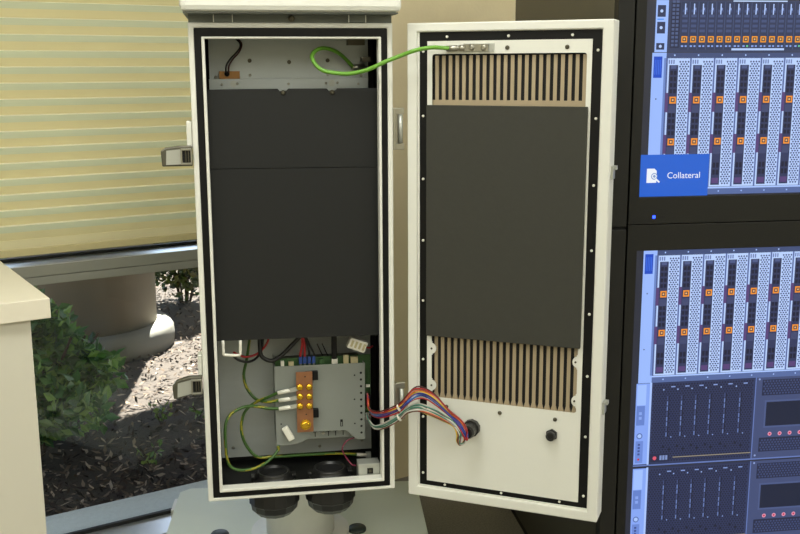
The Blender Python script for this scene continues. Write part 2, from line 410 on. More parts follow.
# ------------------------------------------------------------------ counter at the left (parallel to the window)
CO = Frame((-.817, 2.288, 0), WALL.yaw)
ct = CO.root('counter', (-.5, .3, 0)); tag(ct, 'cream laminate counter unit with overhanging top at the left', 'counter')
part(MB().box(-1.3, 0, 0, .66, 1.022, 1.07), 'countertop', 'laminate', ct, bevel=.002)
part(MB().box(-1.26, -.043, .018, .64, .0, 1.022), 'body', 'laminate_body', ct, bevel=.002)

# ------------------------------------------------------------------ pole stand
PX, PY = CAB.w((.262, .362, 0)).xy
ST = Frame((-.318, 2.85, 0), radians(4.4)); PZ = .19
st = ST.root('pole_stand', (0, 0, 0)); tag(st, 'grey green floor stand with square plate and round pole behind the enclosure', 'stand')
HW = .402
pl_poly = [(-HW, -HW + .03), (-HW + .03, -HW), (HW - .03, -HW), (HW, -HW + .03), (HW, HW - .02), (HW - .02, HW), (-HW + .03, HW), (-HW, HW - .03)]
part(MB().prism_xy(pl_poly, PZ - .012, PZ), 'base_plate', 'base_green', st, bevel=.002)
part(MB().prism_xy([(x * .985, y * .985) for x, y in pl_poly], PZ - .05, PZ - .0125), 'plate_frame', 'base_edge', st)
pc = ST.loc((PX, PY, 0))
part(MB().lathe([(.104, PZ), (.104, 1.62)], (pc.x, pc.y, 0), n=48), 'pole', 'pole_grey', st)
part(MB().lathe([(.15, PZ), (.15, PZ + .012)], (pc.x, pc.y, 0), n=40), 'pole_flange', 'pole_grey', st)
for z in (.402, .352):
    part(MB().lathe([(.007, 0), (.007, .004), (.004, .007)], (pc.x - .005, pc.y - .102, z), (0, -1, 0), 10), 'bolt', 'dark_steel', st)
for x, y in ((-.235, .03), (.185, .035), (-.235, -.3), (.185, -.3)):
    part(MB().lathe([(.028, PZ), (.028, PZ + .008), (.025, PZ + .012), (.0, PZ + .013)], (x, y, 0), n=20), 'cap', 'cap_dark', st)
for x in (-.33, .33):
    for y in (-.33, .33):
        part(MB().lathe([(.035, 0), (.035, .02), (.015, .03), (.012, PZ - .05)], (x, y, 0), n=16), 'foot', 'cap_dark', st)
part(MB().box(-HW - .012, -HW + .004, HW - .16, HW - .07, PZ - .05, PZ - .004), 'clip', 'pole_grey', st, bevel=.003)

# ------------------------------------------------------------------ enclosure (frame CAB)
BW, BH, BD = .5, 1.233, .25
en = CAB.root('equipment_enclosure', (.25, .1, 0)); tag(en, 'white outdoor equipment enclosure standing open on its pole, black boards inside', 'enclosure')
t = .012
OUT = (0, BW, 0, BH); R1 = (.0135, .487, .0075, 1.2205); R2 = (.031, .47, .026, 1.1996); R3 = (.0385, .463, .0345, 1.1945)
part(MB().box(0, t, .012, BD, 0, BH).box(BW - t, BW, .012, BD, 0, BH).box(t, BW - t, .012, BD, 0, .006).box(t, BW - t, .012, BD, BH - t, BH).box(t, BW - t, BD - .006, BD, .006, BH - t), 'shell', 'white_coat', en)
part(MB().ring_xz(OUT, R1, 0, .0118), 'rim', 'white_coat', en, bevel=.003)
part(MB().ring_xz(R1, R2, .004, .0117), 'gasket', 'black_rubber', en, bevel=.0015)
part(MB().ring_xz(R2, R3, -.008, .024), 'lip', 'white_coat', en, bevel=.002)
part(MB().box(t, .016, .026, .243, .014, 1.22).box(.484, BW - t, .026, .243, .014, 1.22).box(.016, .484, .026, .243, .006, .016).box(.016, .484, .026, .243, 1.215, 1.22).box(.016, .484, .237, .243, .016, 1.215), 'liner', 'black_liner', en)
part(MB().box(.044, .462, .18, .183, 1.06, 1.205), 'upper_back_plate', 'galvanised', en)
part(MB().box(.043, .456, .14, .142, 1.066, 1.097).box(.043, .456, .142, .1795, 1.0955, 1.097), 'shelf_strip', 'galvanised', en, bevel=.0005)
part(MB().box(.036, .466, .22, .2225, .033, .47), 'lower_back_plate', 'galvanised', en)
# black boards
b1 = [(.018, .8765), (.482, .8735), (.482, 1.0735), (.363, 1.0735), (.357, 1.067), (.342, 1.067), (.336, 1.0735), (.24, 1.0735), (.234, 1.067), (.219, 1.067), (.213, 1.0735), (.018, 1.0725)]
bo = part(MB().prism_xz(b1, .03, .042), 'board', 'board_black', en, bevel=.0008)
part(MB().prism_xz([(.018, .429), (.482, .425), (.482, .8722), (.018, .8752)], .031, .043), 'board', 'board_black', en, bevel=.0008)
for u in (.2265, .3495):
    part(MB().lathe([(.006, 0), (.006, .003), (.003, .005)], (u, .03, 1.064), (0, -1, 0), 12), 'screw', 'dark_steel', en)
def screws(pts, d, r, name, mt, root, hh=.003):
    m = MB().lathe([(r, 0), (r * .95, hh * .6), (r * .5, hh)], (0, 0, 0), (0, -1, 0), 10)
    first = None
    for u, v in pts:
        if first is None:
            first = m.build(name, mt, root); o = first
        else:
            o = first.copy(); COL.objects.link(o); o.parent = root
        o.location = Vector((u, d, v)) - (s_b[root.name] if root.name in s_b else Vector((0, 0, 0)))
screws([(.149, 1.144), (.252, 1.140), (.354, 1.144)], .18, .0055, 'screw', 'dark_steel', en)
screws([(.06, 1.102), (.149, 1.106), (.354, 1.107), (.443, 1.104)], .18, .004, 'screw', 'steel', en)
screws([(.075, 1.083), (.115, 1.085), (.247, 1.084), (.345, 1.085), (.375, 1.086), (.43, 1.083)], .14, .0035, 'screw', 'steel', en)
screws([(.068, .062), (.315, .05), (.439, .06)], .22, .0045, 'screw', 'steel', en)
for u in (.105, .36): part(MB().lathe([(.0085, 0), (.0085, .001)], (u, .14, 1.085), (0, -1, 0), 16), 'keyhole_disc', 'bright_alu', en)
part(MB().box(.405, .45, .15, .18, 1.183, 1.198), 'clip', 'dark_steel', en)
part(MB().box(.44, .462, .13, .18, 1.14, 1.152), 'clip', 'dark_steel', en)
# hood
part(MB().box(-.016, .514, -.062, .30, 1.256, 1.33), 'hood', 'white_coat', en, bevel=.014, seg=2)
part(MB().box(.002, .498, .004, .26, BH, 1.2555), 'hood_neck', 'hood_grey', en)
part(MB().box(-.008, .506, -.05, .29, 1.2525, 1.2558), 'hood_underside', 'hood_grey', en)
for a, b in ((.062, .107), (.39, .432)):
    part(MB().box(a, b, -.006, .003, 1.2345, 1.252), 'hood_tab', 'hood_grey', en, bevel=.001)
    for u, sg in ((a, -1), (b, 1)):
        part(MB().prism_xz([(u - .001, 1.2335), (u + .001, 1.2335), (u + .001, 1.252), (u - .001, 1.252)], -.008, -.0062), 'edge_strip', 'white_coat', en)
part(MB().lathe([(.008, 0), (.008, .003), (.004, .005)], (.25, .004, 1.243), (0, -1, 0), 12), 'screw', 'dark_steel', en)
# brackets to the pole (behind)
for z in (.25, .98):
    part(MB().box(.13, .394, BD, BD + .006, z - .04, z + .04).box(.136, .152, BD + .006, BD + .16, z - .03, z + .03).box(.372, .388, BD + .006, BD + .16, z - .03, z + .03), 'pole_bracket', 'galvanised', en, bevel=.001)
# hinges between body and door
for z0, z1 in ((.918, 1.024), (.194, .296)):
    h = part(MB().box(.5005, .507, .002, .05, z0, z1).box(.507, .527, .018, .024, z0 + .004, z1 - .004).box(.5072, .53, .008, .018, z0, z0 + .016).box(.5072, .53, .008, .018, z1 - .016, z1), 'hinge', 'steel', en, bevel=.0012)
    MB().lathe([(.0055, z0 + .017), (.0055, z1 - .017)], (.521, .010, 0), n=14).build('hinge_pin', 'bright_alu', h)
# draw latches on the left side
def latch(zc, drop, wide):
    z0, z1 = zc - .025, zc + .025
    poly = [(-.002, z1), (-.036, z1), (-.066, z1 - .004 - drop * .4), (-.078, z1 - .012 - drop), (-.076, z0 - drop * .6), (-.066, z0 - drop * .7), (-.034, z0), (-.002, z0)]
    l = part(MB().prism_xz(poly, -.004, .012), 'latch', 'latch_metal', en, bevel=.003)
    inner = [(-.030, z1 - .008), (-.064, z1 - .011 - drop * .4), (-.066, z0 + .004 - drop * .6), (-.03, z0 + .005)]
    MB().prism_xz(inner, -.0055, -.0042).build('lever_face', 'bright_alu', l)
    MB().ring_xz((-.030, -.003, z0 + .004, z1 - .006), (-.026, -.006, z0 + .009, z1 - .011), -.012, -.0045).build('buckle', 'steel', l, bevel=.001)
    MB().box(-.0255, -.0065, -.0065, -.0045, z0 + .0095, z1 - .0115).build('buckle_gap', 'hole_black', l)
    MB().box(-.019, -.0165, -.010, -.0066, z0 + .0095, z1 - .0115).box(-.0125, -.010, -.010, -.0066, z0 + .0095, z1 - .0115).build('spring', 'dark_steel', l)
latch(.9125, .0, 0)
latch(.322, .012, 0)
part(MB().box(-.0145, -.0005, .01, .05, .93, .997), 'latch_block', 'white_coat', en, bevel=.003)
part(MB().box(-.012, -.0005, .01, .05, .34, .40), 'latch_block', 'white_coat', en, bevel=.003)
# cable glands through the cabinet floor
for u, d in ((.176, .088), (.331, .088)):
    g = part(MB().lathe([(.058, .0165), (.058, .021), (.045, .022), (.045, .036), (.044, .039), (.039, .039), (.038, .018), (.0, .018)], (u, d, 0), n=32), 'cable_gland', 'gland_black', en)
    MB().lathe([(.0388, .0181), (.0388, .031), (0, .031)], (u, d, 0), n=32).build('gland_opening_shade', 'hole_black', g)  # black disc inside the ring stands for shade in the opening
    MB().lathe([(.05, -.001), (.07, -.004), (.07, -.045), (.066, -.049), (.063, -.066), (.05, -.08), (.0, -.08)], (u, d, 0), n=14, smooth=False).build('gland_nut', 'gland_black', g)
    for e in (u - .061, u + .05): MB().box(e, e + .011, d - .012, d + .012, .022, .03).build('gland_ear', 'gland_black', g, bevel=.002)
sb = part(MB().box(.404, .463, .028, .031, .0165, .064).box(.404, .463, .031, .07, .061, .064).box(.404, .407, .031, .07, .0165, .061), 'switch_bracket', 'bright_alu', en, bevel=.0008)
MB().box(.428, .444, .0265, .0279, .036, .052).build('switch', 'hole_black', sb)
MB().box(.4325, .4395, .0255, .0264, .040, .048).build('switch_button', 'dark_steel', sb)
hr = MB().tube([(.054, .029, .43), (.054, .029, .399), (.055, .029, .394), (.059, .029, .391), (.092, .029, .3885), (.096, .029, .391), (.0975, .029, .396), (.0985, .029, .428)], .004, 8, sub=3)
part(hr, 'pull_handle', 'white_plastic', en)
part(MB().box(.442, .456, .155, .168, .03, .045), 'ground_terminal', 'bright_alu', en)
sbd = part(MB().box(.069, .122, .165, .17, 1.0975, 1.117), 'sensor_board', 'kapton', en)
MB().lathe([(.007, 0), (.006, .006), (.002, .008)], (.089, .165, 1.110), (0, -1, 0), 12).build('sensor_bead', 'black_rubber', sbd)

# ---- door (part of the enclosure)
DW, DH, DT = .515, 1.255, .07
dl = CAB.loc(DOOR.o)
O2 = (0, DW, 0, DH); D1 = (.026, .489, .027, 1.2335); D2 = (.031, .4875, .0315, 1.2325); D3 = (.0525, .4645, .0465, 1.2105)
dm = MB().ring_xz(O2, D1, 0, .012).box(0, .006, .012, DT, 0, DH).box(DW - .006, DW, .012, DT, 0, DH).box(.006, DW - .006, .012, DT, 0, .006).box(.006, DW - .006, .012, DT, DH - .006, DH).box(.006, DW - .006, DT - .006, DT, .006, DH - .006)
do = dm.build('door', 'white_coat', en, bevel=.0035); do.location = dl - s_b[en.name]; do.rotation_euler = (0, 0, DOOR.yaw - CAB.yaw)
do['label'] = 'open white door with finned heat exchanger and black foam board'
MB().ring_xz(D1, D2, .006, .0119).build('door_step', 'white_coat', do)
MB().ring_xz(D2, D3, .008, .0118).build('door_gasket', 'black_rubber', do, bevel=.001)
GU0, GU1 = .065, .4525; UG0, UG1 = 1.035, 1.179; LG0, LG1 = .285, .47
ip = MB()
def cut_panel(mb, y0, y1):
    r = .007
    def arc(cx, cz, a0): return [(cx + r * cos(a0 + k * pi / 8), cz + r * sin(a0 + k * pi / 8)) for k in range(5)]
    # vertical bands with rounded cut-out corners: left, right, top, middle, bottom
    mb.box(D3[0], GU0, y0, y1, D3[2], D3[3]); mb.box(GU1, D3[1], y0, y1, D3[2], D3[3])
    mb.box(GU0, GU1, y0, y1, UG1, D3[3]); mb.box(GU0, GU1, y0, y1, LG1, UG0); mb.box(GU0, GU1, y0, y1, D3[2], LG0)
    for cx, cz, a in ((GU0, UG1, 1), (GU1, UG1, 2), (GU0, LG0, 0), (GU1, LG0, 3)):
        sx = 1 if cx == GU0 else -1; sz = -1 if cz == UG1 else 1
        pts = [(cx, cz), (cx + sx * r, cz)] + [(cx + sx * r - sx * r * sin(k * pi / 10), cz + sz * r - sz * r * cos(k * pi / 10)) for k in range(1, 5)] + [(cx, cz + sz * r)]
        mb.prism_xz(pts, y0, y1)
cut_panel(ip, .004, .0075)
inner = ip.build('inner_panel', 'white_coat', do)
MB().box(GU0 - .004, GU1 + .004, .0168, .063, LG0 - .004, UG1 + .004).build('fin_gap_shade', 'hole_black', do)  # black block close behind the fins stands for shade in the gaps
MB().box(GU0 - .003, GU1 + .003, .012, .02, 1.048, 1.066).build('exchanger_bar', 'fin', do)
fm = MB().box(-.0044, .0044, .0, .004, LG0 - .003, UG1 - .004).prism_xz([(-.0044, LG0 + .012), (.0044, LG0 + .012), (.0085, LG0 - .003), (-.0085, LG0 - .003)], -.001, .0035)
f0 = fm.build('fin', 'fin', do); f0.location = (.0752, .013, 0)
for k in range(1, 22):
    o = f0.copy(); COL.objects.link(o); o.parent = do; o.location = (.0752 + k * .01768, .013, 0)
MB().prism_xz([(.0533, .4545), (.459, .4575), (.459, 1.0525), (.0533, 1.0535)], -.006, .0038).build('foam_board', 'foam_board', do, bevel=.001)
for k, (u, v) in enumerate(((.065, .4184), (.065, .3172), (.4525, .4195), (.4525, .3173))):
    sg = 1 if u < .2 else -1
    pts = [(u - sg * .001, v - .02), (u + sg * .003, v - .0165)] + [(u + sg * .013 * cos(a) * 1.0, v + .0145 * sin(a)) for a in [(-pi / 2 + j * pi / 8) for j in range(9)]] + [(u + sg * .003, v + .0165), (u - sg * .001, v + .02)]
    MB().prism_xz(pts, .0035, .0075).build('mounting_tab', 'white_coat', do)
screws([(.0655, .4184), (.0655, .3172), (.4475, .4195), (.4475, .3173)], .0035, .0028, 'tab_screw', 'dark_steel', do)
screws([(.1076, .2624), (.2539, .2627), (.3996, .2626), (.2586, 1.1925), (.405, 1.1927)], .004, .0055, 'panel_screw', 'dark_steel', do, .004)
gp = [(.103, 1.2205), (.26, 1.2205), (.416, 1.2205), (.103, .0395), (.26, .0395), (.416, .0395)]
for j in range(8): gp += [(.0405, 1.1855 - j * .16), (.4775, 1.1845 - j * .16)]
screws(gp, .008, .0036, 'gasket_screw', 'white_plastic', do, .003)
# cable glands on the door
def door_gland(u, v, r, ln, bundle):
    g = MB().lathe([(r * 1.25, 0), (r * 1.25, ln * .28), (r * 1.0, ln * .3), (r * 1.0, ln * .45)], (u, .004, v), (0, -1, 0), 6 if not bundle else 10, smooth=False).build('cable_gland', 'gland_black', do)
    MB().lathe([(r * 1.0, ln * .45), (r * .98, ln * .85), (r * .8, ln), (r * .5, ln), (r * .5, ln * .9), (0, ln * .9)], (u, .004, v), (0, -1, 0), 14, smooth=False).build('gland_cap', 'gland_black', g)
door_gland(.1773 + .002, .2099 + .004, .0185, .05, True)
door_gland(.3923, .2213, .0125, .022, False)
# ground tab and latch keepers
gt = MB().box(.148, .226, .0005, .0038, 1.183, 1.204).build('ground_tab', 'bright_alu', do, bevel=.0006)
screws([(.1702, 1.1937), (.2007, 1.1934)], .0004, .008, 'ground_nut', 'steel', do, .008)
for v in (.3, .895):
    MB().box(DW, DW + .006, .02, .05, v - .016, v + .016).box(DW + .004, DW + .012, .034, .05, v + .006, v + .016).build('latch_keeper', 'bright_alu', do, bevel=.001)
MB().box(.36, .42, .02, .04, -.003, 0).build('drain_slot', 'bright_alu', do)

# ------------------------------------------------------------------ power control module inside the enclosure
pm_ = CAB.root('control_module', (.31, .16, .106)); tag(pm_, 'grey metal control module with copper bar bolted inside the enclosure bottom', 'control module')
poly = [(.187, .332), (.187, .106), (.237, .106), (.26, .113), (.289, .14), (.38, .139), (.407, .111), (.432, .109), (.434, .330)]
part(MB().prism_xz(poly, .098, .1), 'cover_plate', 'module_alu', pm_, bevel=.0004)
part(MB().box(.187, .189, .1, .218, .108, .332).box(.43, .432, .1, .12, .112, .33), 'cover_side', 'module_alu', pm_)
part(MB().box(.195, .428, .135, .219, .116, .326), 'chassis', 'dark_steel', pm_)
part(MB().box(.19, .452, .1205, .123, .17, .347), 'circuit_board', 'pcb', pm_)
part(MB().box(.27, .40, .118, .1195, .112, .15), 'vent_bracket', 'module_alu', pm_)
holes = [(.4225, .302 - k * .0192) for k in range(10)]
screws(holes, .098, .0034, 'hole', 'hole_black', pm_, .0003)
screws([(.405, .296), (.404, .227), (.404, .157), (.201, .168)], .098, .0023, 'hole', 'hole_black', pm_, .0003)
part(MB().box(.3635, .3705, .0972, .0979, .151, .171), 'slot', 'hole_black', pm_)
part(MB().box(.3655, .3685, .0965, .0971, .153, .164), 'slot_tongue', 'module_alu', pm_)
for u in (.295, .332, .352, .373):
    part(MB().box(u - .006, u + .006, .1175, .1179, .131, .1335).box(u - .0012, u + .0012, .1175, .1179, .118, .131), 'vent_slot', 'hole_black', pm_)
part(MB().lathe([(.005, 0), (.004, .004)], (.317, .118, .128), (0, -1, 0), 12), 'standoff', 'steel', pm_)
bb = part(MB().box(.2435, .288, .080, .084, .147, .3185), 'copper_bar', 'copper', pm_, bevel=.0008)
for u, v in ((.253, .277), (.2785, .276), (.253, .250), (.278, .249), (.2525, .223), (.2775, .222)):
    MB().lathe([(.0095, 0), (.0095, .004), (.008, .007), (.003, .0085)], (u, .0798, v), (0, -1, 0), 14).build('brass_screw', 'brass', bb)
MB().lathe([(.0135, 0), (.0135, .003), (.0105, .0032), (.0105, .009), (.009, .010)], (.2665, .0798, .169), (0, -1, 0), 6, smooth=False).lathe([(.0145, 0), (.0145, .0028)], (.2665, .0798, .169), (0, -1, 0), 20).build('brass_bolt', 'brass', bb)
screws([(.268, .305), (.269, .198)], .0799, .002, 'bar_hole', 'hole_black', bb, .0003)
for v in (.304, .197):
    part(MB().box(.27, .3035, .0845, .0975, v - .012, v + .012), 'insulator', 'black_rubber', pm_, bevel=.001)
for k, u in enumerate((.259, .2705, .2825, .2945)):
    part(MB().box(u - .0045, u + .0045, .108, .117, .332, .352), 'terminal', 'blue_plastic', pm_, bevel=.0008)
    part(MB().box(u - .0025, u + .0025, .107, .108, .327, .334), 'terminal_pin', 'steel', pm_)
for u0, u1, v1, m in ((.205, .214, .343, 'white_plastic'), (.226, .24, .34, 'tan_plastic'), (.31, .322, .344, 'pcb'), (.376, .39, .352, 'tan_plastic'), (.396, .416, .346, 'tan_plastic'), (.344, .36, .343, 'white_plastic')):
    part(MB().box(u0, u1, .106, .1175, .328, v1), 'header', m, pm_, bevel=.0006)
part(MB().box(.344, .358, .1, .115, .344, .42), 'black_plug', 'black_rubber', pm_, bevel=.002)
part(MB().box(.438, .449, .112, .1175, .255, .262).box(.437, .446, .112, .1175, .16, .18), 'chip', 'white_plastic', pm_)
part(MB().box(.437, .45, .108, .1175, .2, .235), 'relay', 'black_rubber', pm_)

wc = MB().obox((.219, .086, .144), (.018, .014, .042), (0, radians(-28), 0))
thing(wc, 'wire_connector', 'white_plastic', CAB, (.219, .086, .123), 'small white plastic connector hanging below the copper bar', 'connector', bevel=.003)
mx = CAB.root('plug_connector', (.411, .08, .375)); tag(mx, 'off white multi pin plug under the black board at right', 'connector')
part(MB().obox((.411, .08, .389), (.05, .026, .031), (0, radians(22), 0)), 'housing', 'white_plastic', mx, bevel=.002)
for k in range(4):
    part(MB().obox((.396 + k * .0105, .0662, .395 - k * .0042), (.006, .001, .018), (0, radians(22), 0)), 'rib', 'tan_plastic', mx)

# ------------------------------------------------------------------ wires
def wire(name, pts, r, mats, label, cat='wire', group=None, fr=CAB, stripe=False, lugs=(), n=8, sub=6):
    base = Vector(pts[0]); root = fr.root(name, base); tag(root, label, cat, group)
    part(MB().tube(pts, r, n, 0, sub, 1 if stripe else None), 'insulation', mats, root)
    for nm, mb, mt in lugs: part(mb, nm, mt, root)
    return root
GY = ['wire_gy_green', 'wire_gy_yellow']
def lug(a, b):
    a = Vector(a); b = Vector(b); d = (b - a); n = d.normalized(); m = a + d * .45
    return [('crimp', MB().lathe([(.0058, -.003), (.0058, d.length * .5), (.004, d.length * .62)], a, n, 10), 'white_plastic'),
            ('lug', MB().obox(m + d * .42, (d.length * .62, .002, .011), (0, -math.asin(n.z), 0)), 'bright_alu')]
wire('ground_wire', [(.197, .088, .263), (.17, .1, .247), (.138, .12, .229), (.114, .12, .213), (.099, .12, .19), (.093, .12, .15), (.104, .12, .106), (.133, .12, .07), (.18, .12, .066), (.258, .13, .062), (.352, .15, .052), (.428, .158, .040)], .0042, GY,
     'green yellow ground wire from the top lug looping to the right terminal', 'wire', 'ground wires', stripe=True, lugs=lug((.197, .086, .262), (.245, .079, .272)) + [('ferrule', MB().lathe([(.005, 0), (.005, .028)], (.415, .157, .0415), (.99, .02, -.1), 10), 'white_plastic')])
wire('ground_wire', [(.199, .088, .216), (.166, .09, .218), (.138, .09, .225), (.106, .08, .23), (.074, .07, .22), (.056, .06, .203), (.05, .05, .173), (.051, .05, .108), (.06, .05, .076), (.086, .05, .062), (.129, .06, .062), (.164, .08, .072), (.189, .094, .093), (.191, .0955, .107)], .0042, GY,
     'green yellow ground wire from the lowest lug, widest loop at left', 'wire', 'ground wires', stripe=True, lugs=lug((.199, .086, .216), (.245, .079, .224)))
wire('ground_wire', [(.127, .12, .425), (.115, .13, .351), (.105, .14, .302), (.112, .14, .263), (.136, .13, .233), (.167, .1, .233), (.199, .088, .24)], .0042, GY,
     'green yellow ground wire dropping from the board to the middle lug', 'wire', 'ground wires', stripe=True, lugs=lug((.199, .086, .24), (.245, .079, .247)))
wire('power_cable', [(.151, .1, .43), (.15, .1, .394), (.154, .1, .363), (.179, .1, .349), (.206, .1, .361), (.233, .1, .387), (.261, .1, .415)], .0058, 'wire_black', 'thick black cable looping under the black board')
wire('thin_wire', [(.179, .12, .43), (.17, .12, .393), (.145, .12, .366), (.115, .11, .36), (.094, .1, .369), (.08, .09, .38)], .0032, 'wire_red', 'red wire drooping beside the white pull handle')
wire('thin_wire', [(.075, .1, .372), (.093, .1, .355), (.12, .1, .349), (.145, .125, .356), (.158, .13, .388), (.16, .13, .42)], .0034, 'wire_black', 'thin black wire below the red one near the pull handle')
for k, (u, cc, lb) in enumerate(((.259, 'red', 'left red wire into the blue terminals'), (.2705, 'red', 'right red wire into the blue terminals'), (.2825, 'black', 'left black wire into the blue terminals'), (.2945, 'black', 'right black wire into the blue terminals'))):
    wire('terminal_wire', [(.262 + k * .003, .1, .42), (.264 + k * .006, .103, .39), (u, .11, .362), (u, .1125, .353)], .003, 'wire_' + cc, lb, 'wire', 'terminal wires')
wire('thin_wire', [(.309, .165, .372), (.318, .15, .352), (.323, .14, .343)], .0016, 'wire_black', 'short thin dark wire, left of two right of the terminals')
wire('thin_wire', [(.323, .165, .372), (.332, .15, .352), (.337, .14, .343)], .0016, 'wire_black', 'short thin dark wire, right of two right of the terminals')
wire('thin_wire', [(.436, .085, .378), (.446, .09, .374), (.456, .1, .376)], .0025, 'wire_red', 'short red wire at the right of the off white plug')
wire('thin_wire', [(.414, .114, .112), (.384, .105, .106), (.369, .1, .089), (.37, .1, .075), (.381, .1, .054), (.393, .09, .04), (.403, .082, .04)], .0018, 'wire_pink', 'thin dark pink wire from the module to the switch bracket')
wire('sensor_wire', [(.087, .155, 1.113), (.088, .152, 1.13), (.099, .152, 1.148), (.112, .152, 1.161), (.124, .16, 1.176), (.125, .17, 1.189), (.115, .175, 1.2)], .0022, 'wire_black', 'thin black wire rising from the amber sensor board', 'wire', 'sensor wires')
wire('sensor_wire', [(.0935, .155, 1.113), (.095, .152, 1.13), (.106, .152, 1.148), (.118, .152, 1.16), (.128, .16, 1.176), (.129, .17, 1.189), (.12, .175, 1.2)], .0020, 'wire_darkred', 'thin dark red wire rising from the amber sensor board', 'wire', 'sensor wires')
gd = [(-.121, 2.707, 1.595), (-.141, 2.683, 1.618), (-.16, 2.65, 1.634), (-.184, 2.615, 1.643), (-.205, 2.591, 1.64), (-.218, 2.574, 1.625), (-.211, 2.56, 1.606), (-.192, 2.553, 1.589), (-.162, 2.548, 1.582), (-.124, 2.539, 1.58), (-.079, 2.531, 1.589), (-.035, 2.524, 1.608), (.002, 2.525, 1.622), (.039, 2.513, 1.635), (.076, 2.531, 1.642), (.101, 2.539, 1.642), (.124, 2.535, 1.640)]
gdl = [CAB.loc(p) for p in gd]
e0 = CAB.loc(DOOR.w((.113, -.006, 1.192))); e1 = CAB.loc(DOOR.w((.15, -.003, 1.193))); e2 = CAB.loc(DOOR.w((.212, -.002, 1.1935)))
ang = DOOR.yaw - CAB.yaw
wire('ground_cable', gdl, .0052, 'wire_green', 'bright green ground cable looping from the enclosure top to the door', 'cable', lugs=[
    ('crimp', MB().lathe([(.0075, -.006), (.0075, .02), (.006, .021), (.006, .026), (.0075, .027), (.0075, .04)], e0, (e1 - e0).normalized(), 12), 'steel'),
    ('lug', MB().obox((e1 + e2) / 2, ((e2 - e1).length, .0025, .017), (0, 0, ang)), 'steel'),
    ('crimp', MB().lathe([(.0075, -.004), (.0075, .03)], gdl[0], (.95, .25, .12), 12), 'steel')])
# multicoloured harness: each conductor is a part
wa = [(-0.09, 2.661, 0.706), (-0.087, 2.642, 0.674), (-0.072, 2.583, 0.679), (-0.044, 2.537, 0.695), (-0.004, 2.524, 0.716), (0.015, 2.501, 0.743), (0.035, 2.504, 0.761), (0.059, 2.506, 0.763), (0.09, 2.499, 0.747), (0.128, 2.485, 0.715), (0.154, 2.469, 0.692), (0.166, 2.459, 0.671)]
wb = [(-0.093, 2.661, 0.646), (-0.081, 2.622, 0.636), (-0.066, 2.574, 0.644), (-0.039, 2.533, 0.664), (-0.004, 2.524, 0.69), (0.015, 2.512, 0.712), (0.043, 2.512, 0.72), (0.07, 2.507, 0.716), (0.105, 2.493, 0.704), (0.136, 2.476, 0.69), (0.151, 2.465, 0.669), (0.151, 2.465, 0.652)]
endp = CAB.loc(DOOR.w((.1793, -.043, .2139)))
hn = CAB.root('wire_harness', CAB.loc(wa[0])); tag(hn, 'bundle of multicoloured wires running from the module to the door gland', 'wire harness')
colsA = ['darkred', 'red', 'grey', 'orange', 'yellow', 'blue', 'purple', 'lightblue', 'blue', 'white', 'red']
colsB = ['white', 'teal', 'pink', 'white', 'teal', 'grey', 'white', 'orange', 'brown', 'yellow']
def conductors(path, cols, spread):
    nA = len(cols)
    for k, cc in enumerate(cols):
        f = (k / (nA - 1) - .5); pts = []
        for j, p in enumerate(path):
            q = CAB.loc(p); w = spread * (1.0 if j in (6, 7, 8) else .62 if j > 3 else .5)
            q += Vector((f * .004 + rnd.uniform(-.002, .002), rnd.uniform(-.004, .004) + f * .006 * ((k % 2) * 2 - 1), -f * w + rnd.uniform(-.0015, .0015)))
            if j > len(path) - 3: q += Vector((f * -.012, 0, 0))
            pts.append(q)
        a = rnd.uniform(0, 6.28); rr_ = .006
        low = pts[-1] + Vector((.004 + f * .01, .004, -.016 + f * .006)); pts += [low, (low + endp) / 2 + Vector((0, -.008, -.006 + f * .01)), endp + Vector((cos(a) * rr_ - .004, 0, sin(a) * rr_))]
        pts.append(endp + Vector((cos(a) * rr_ * .8, .02, sin(a) * rr_ * .8)))
        part(MB().tube(pts, .0019, 6, sub=5), 'conductor', 'wire_' + cc, hn)
conductors(wa, colsA, .030); conductors(wb, colsB, .024)
for p, s in ((wa[4], .007), (wb[4], .007)):
    q = CAB.loc(p); part(MB().lathe([(.010, -.0025), (.0115, 0), (.010, .0025)], q, (.8, -.3, .5), 12), 'cable_tie', 'white_plastic', hn)

# ------------------------------------------------------------------ display rack (frame RACK)
RW, RH, RD = .70, 2.05, 1.0
rk = RACK.root('display_rack', (.35, .5, 0)); tag(rk, 'tall black equipment rack holding two screens at the right', 'rack')
part(MB().box(0, .004, .03, RD, .02, RH), 'side_panel', 'rack_side', rk)
part(MB().box(RW - .004, RW, .03, RD, .02, RH), 'side_panel', 'rack_side', rk)
part(MB().box(.004, RW - .004, RD - .004, RD, .02, RH), 'back_panel', 'rack_black', rk)
part(MB().box(.004, RW - .004, .03, RD - .004, RH - .004, RH), 'top_panel', 'rack_black', rk)
part(MB().box(0, RW, .03, RD, 0, .02), 'plinth', 'rack_black', rk)
for u in (0, RW - .042):
    part(MB().box(u, u + .042, 0, .03, .0, 1.187), 'front_post', 'rack_black', rk, bevel=.0015)
    part(MB().box(u, u + .042, 0, .03, 1.195, RH), 'front_post', 'rack_black', rk, bevel=.0015)
    part(MB().box(u + .002, u + .04, .008, .03, 1.187, 1.195), 'post_joint', 'groove', rk)
part(MB().box(.042, RW - .042, .02, .028, .0, .11), 'skirting', 'rack_black', rk)
part(MB().box(.042, RW - .042, .02, .028, 1.93, RH), 'blanking_panel', 'rack_black', rk)
part(MB().box(.042, .0455, .012, .03, .11, 1.93).box(RW - .0455, RW - .042, .012, .03, .11, 1.93), 'groove_strip', 'groove', rk)

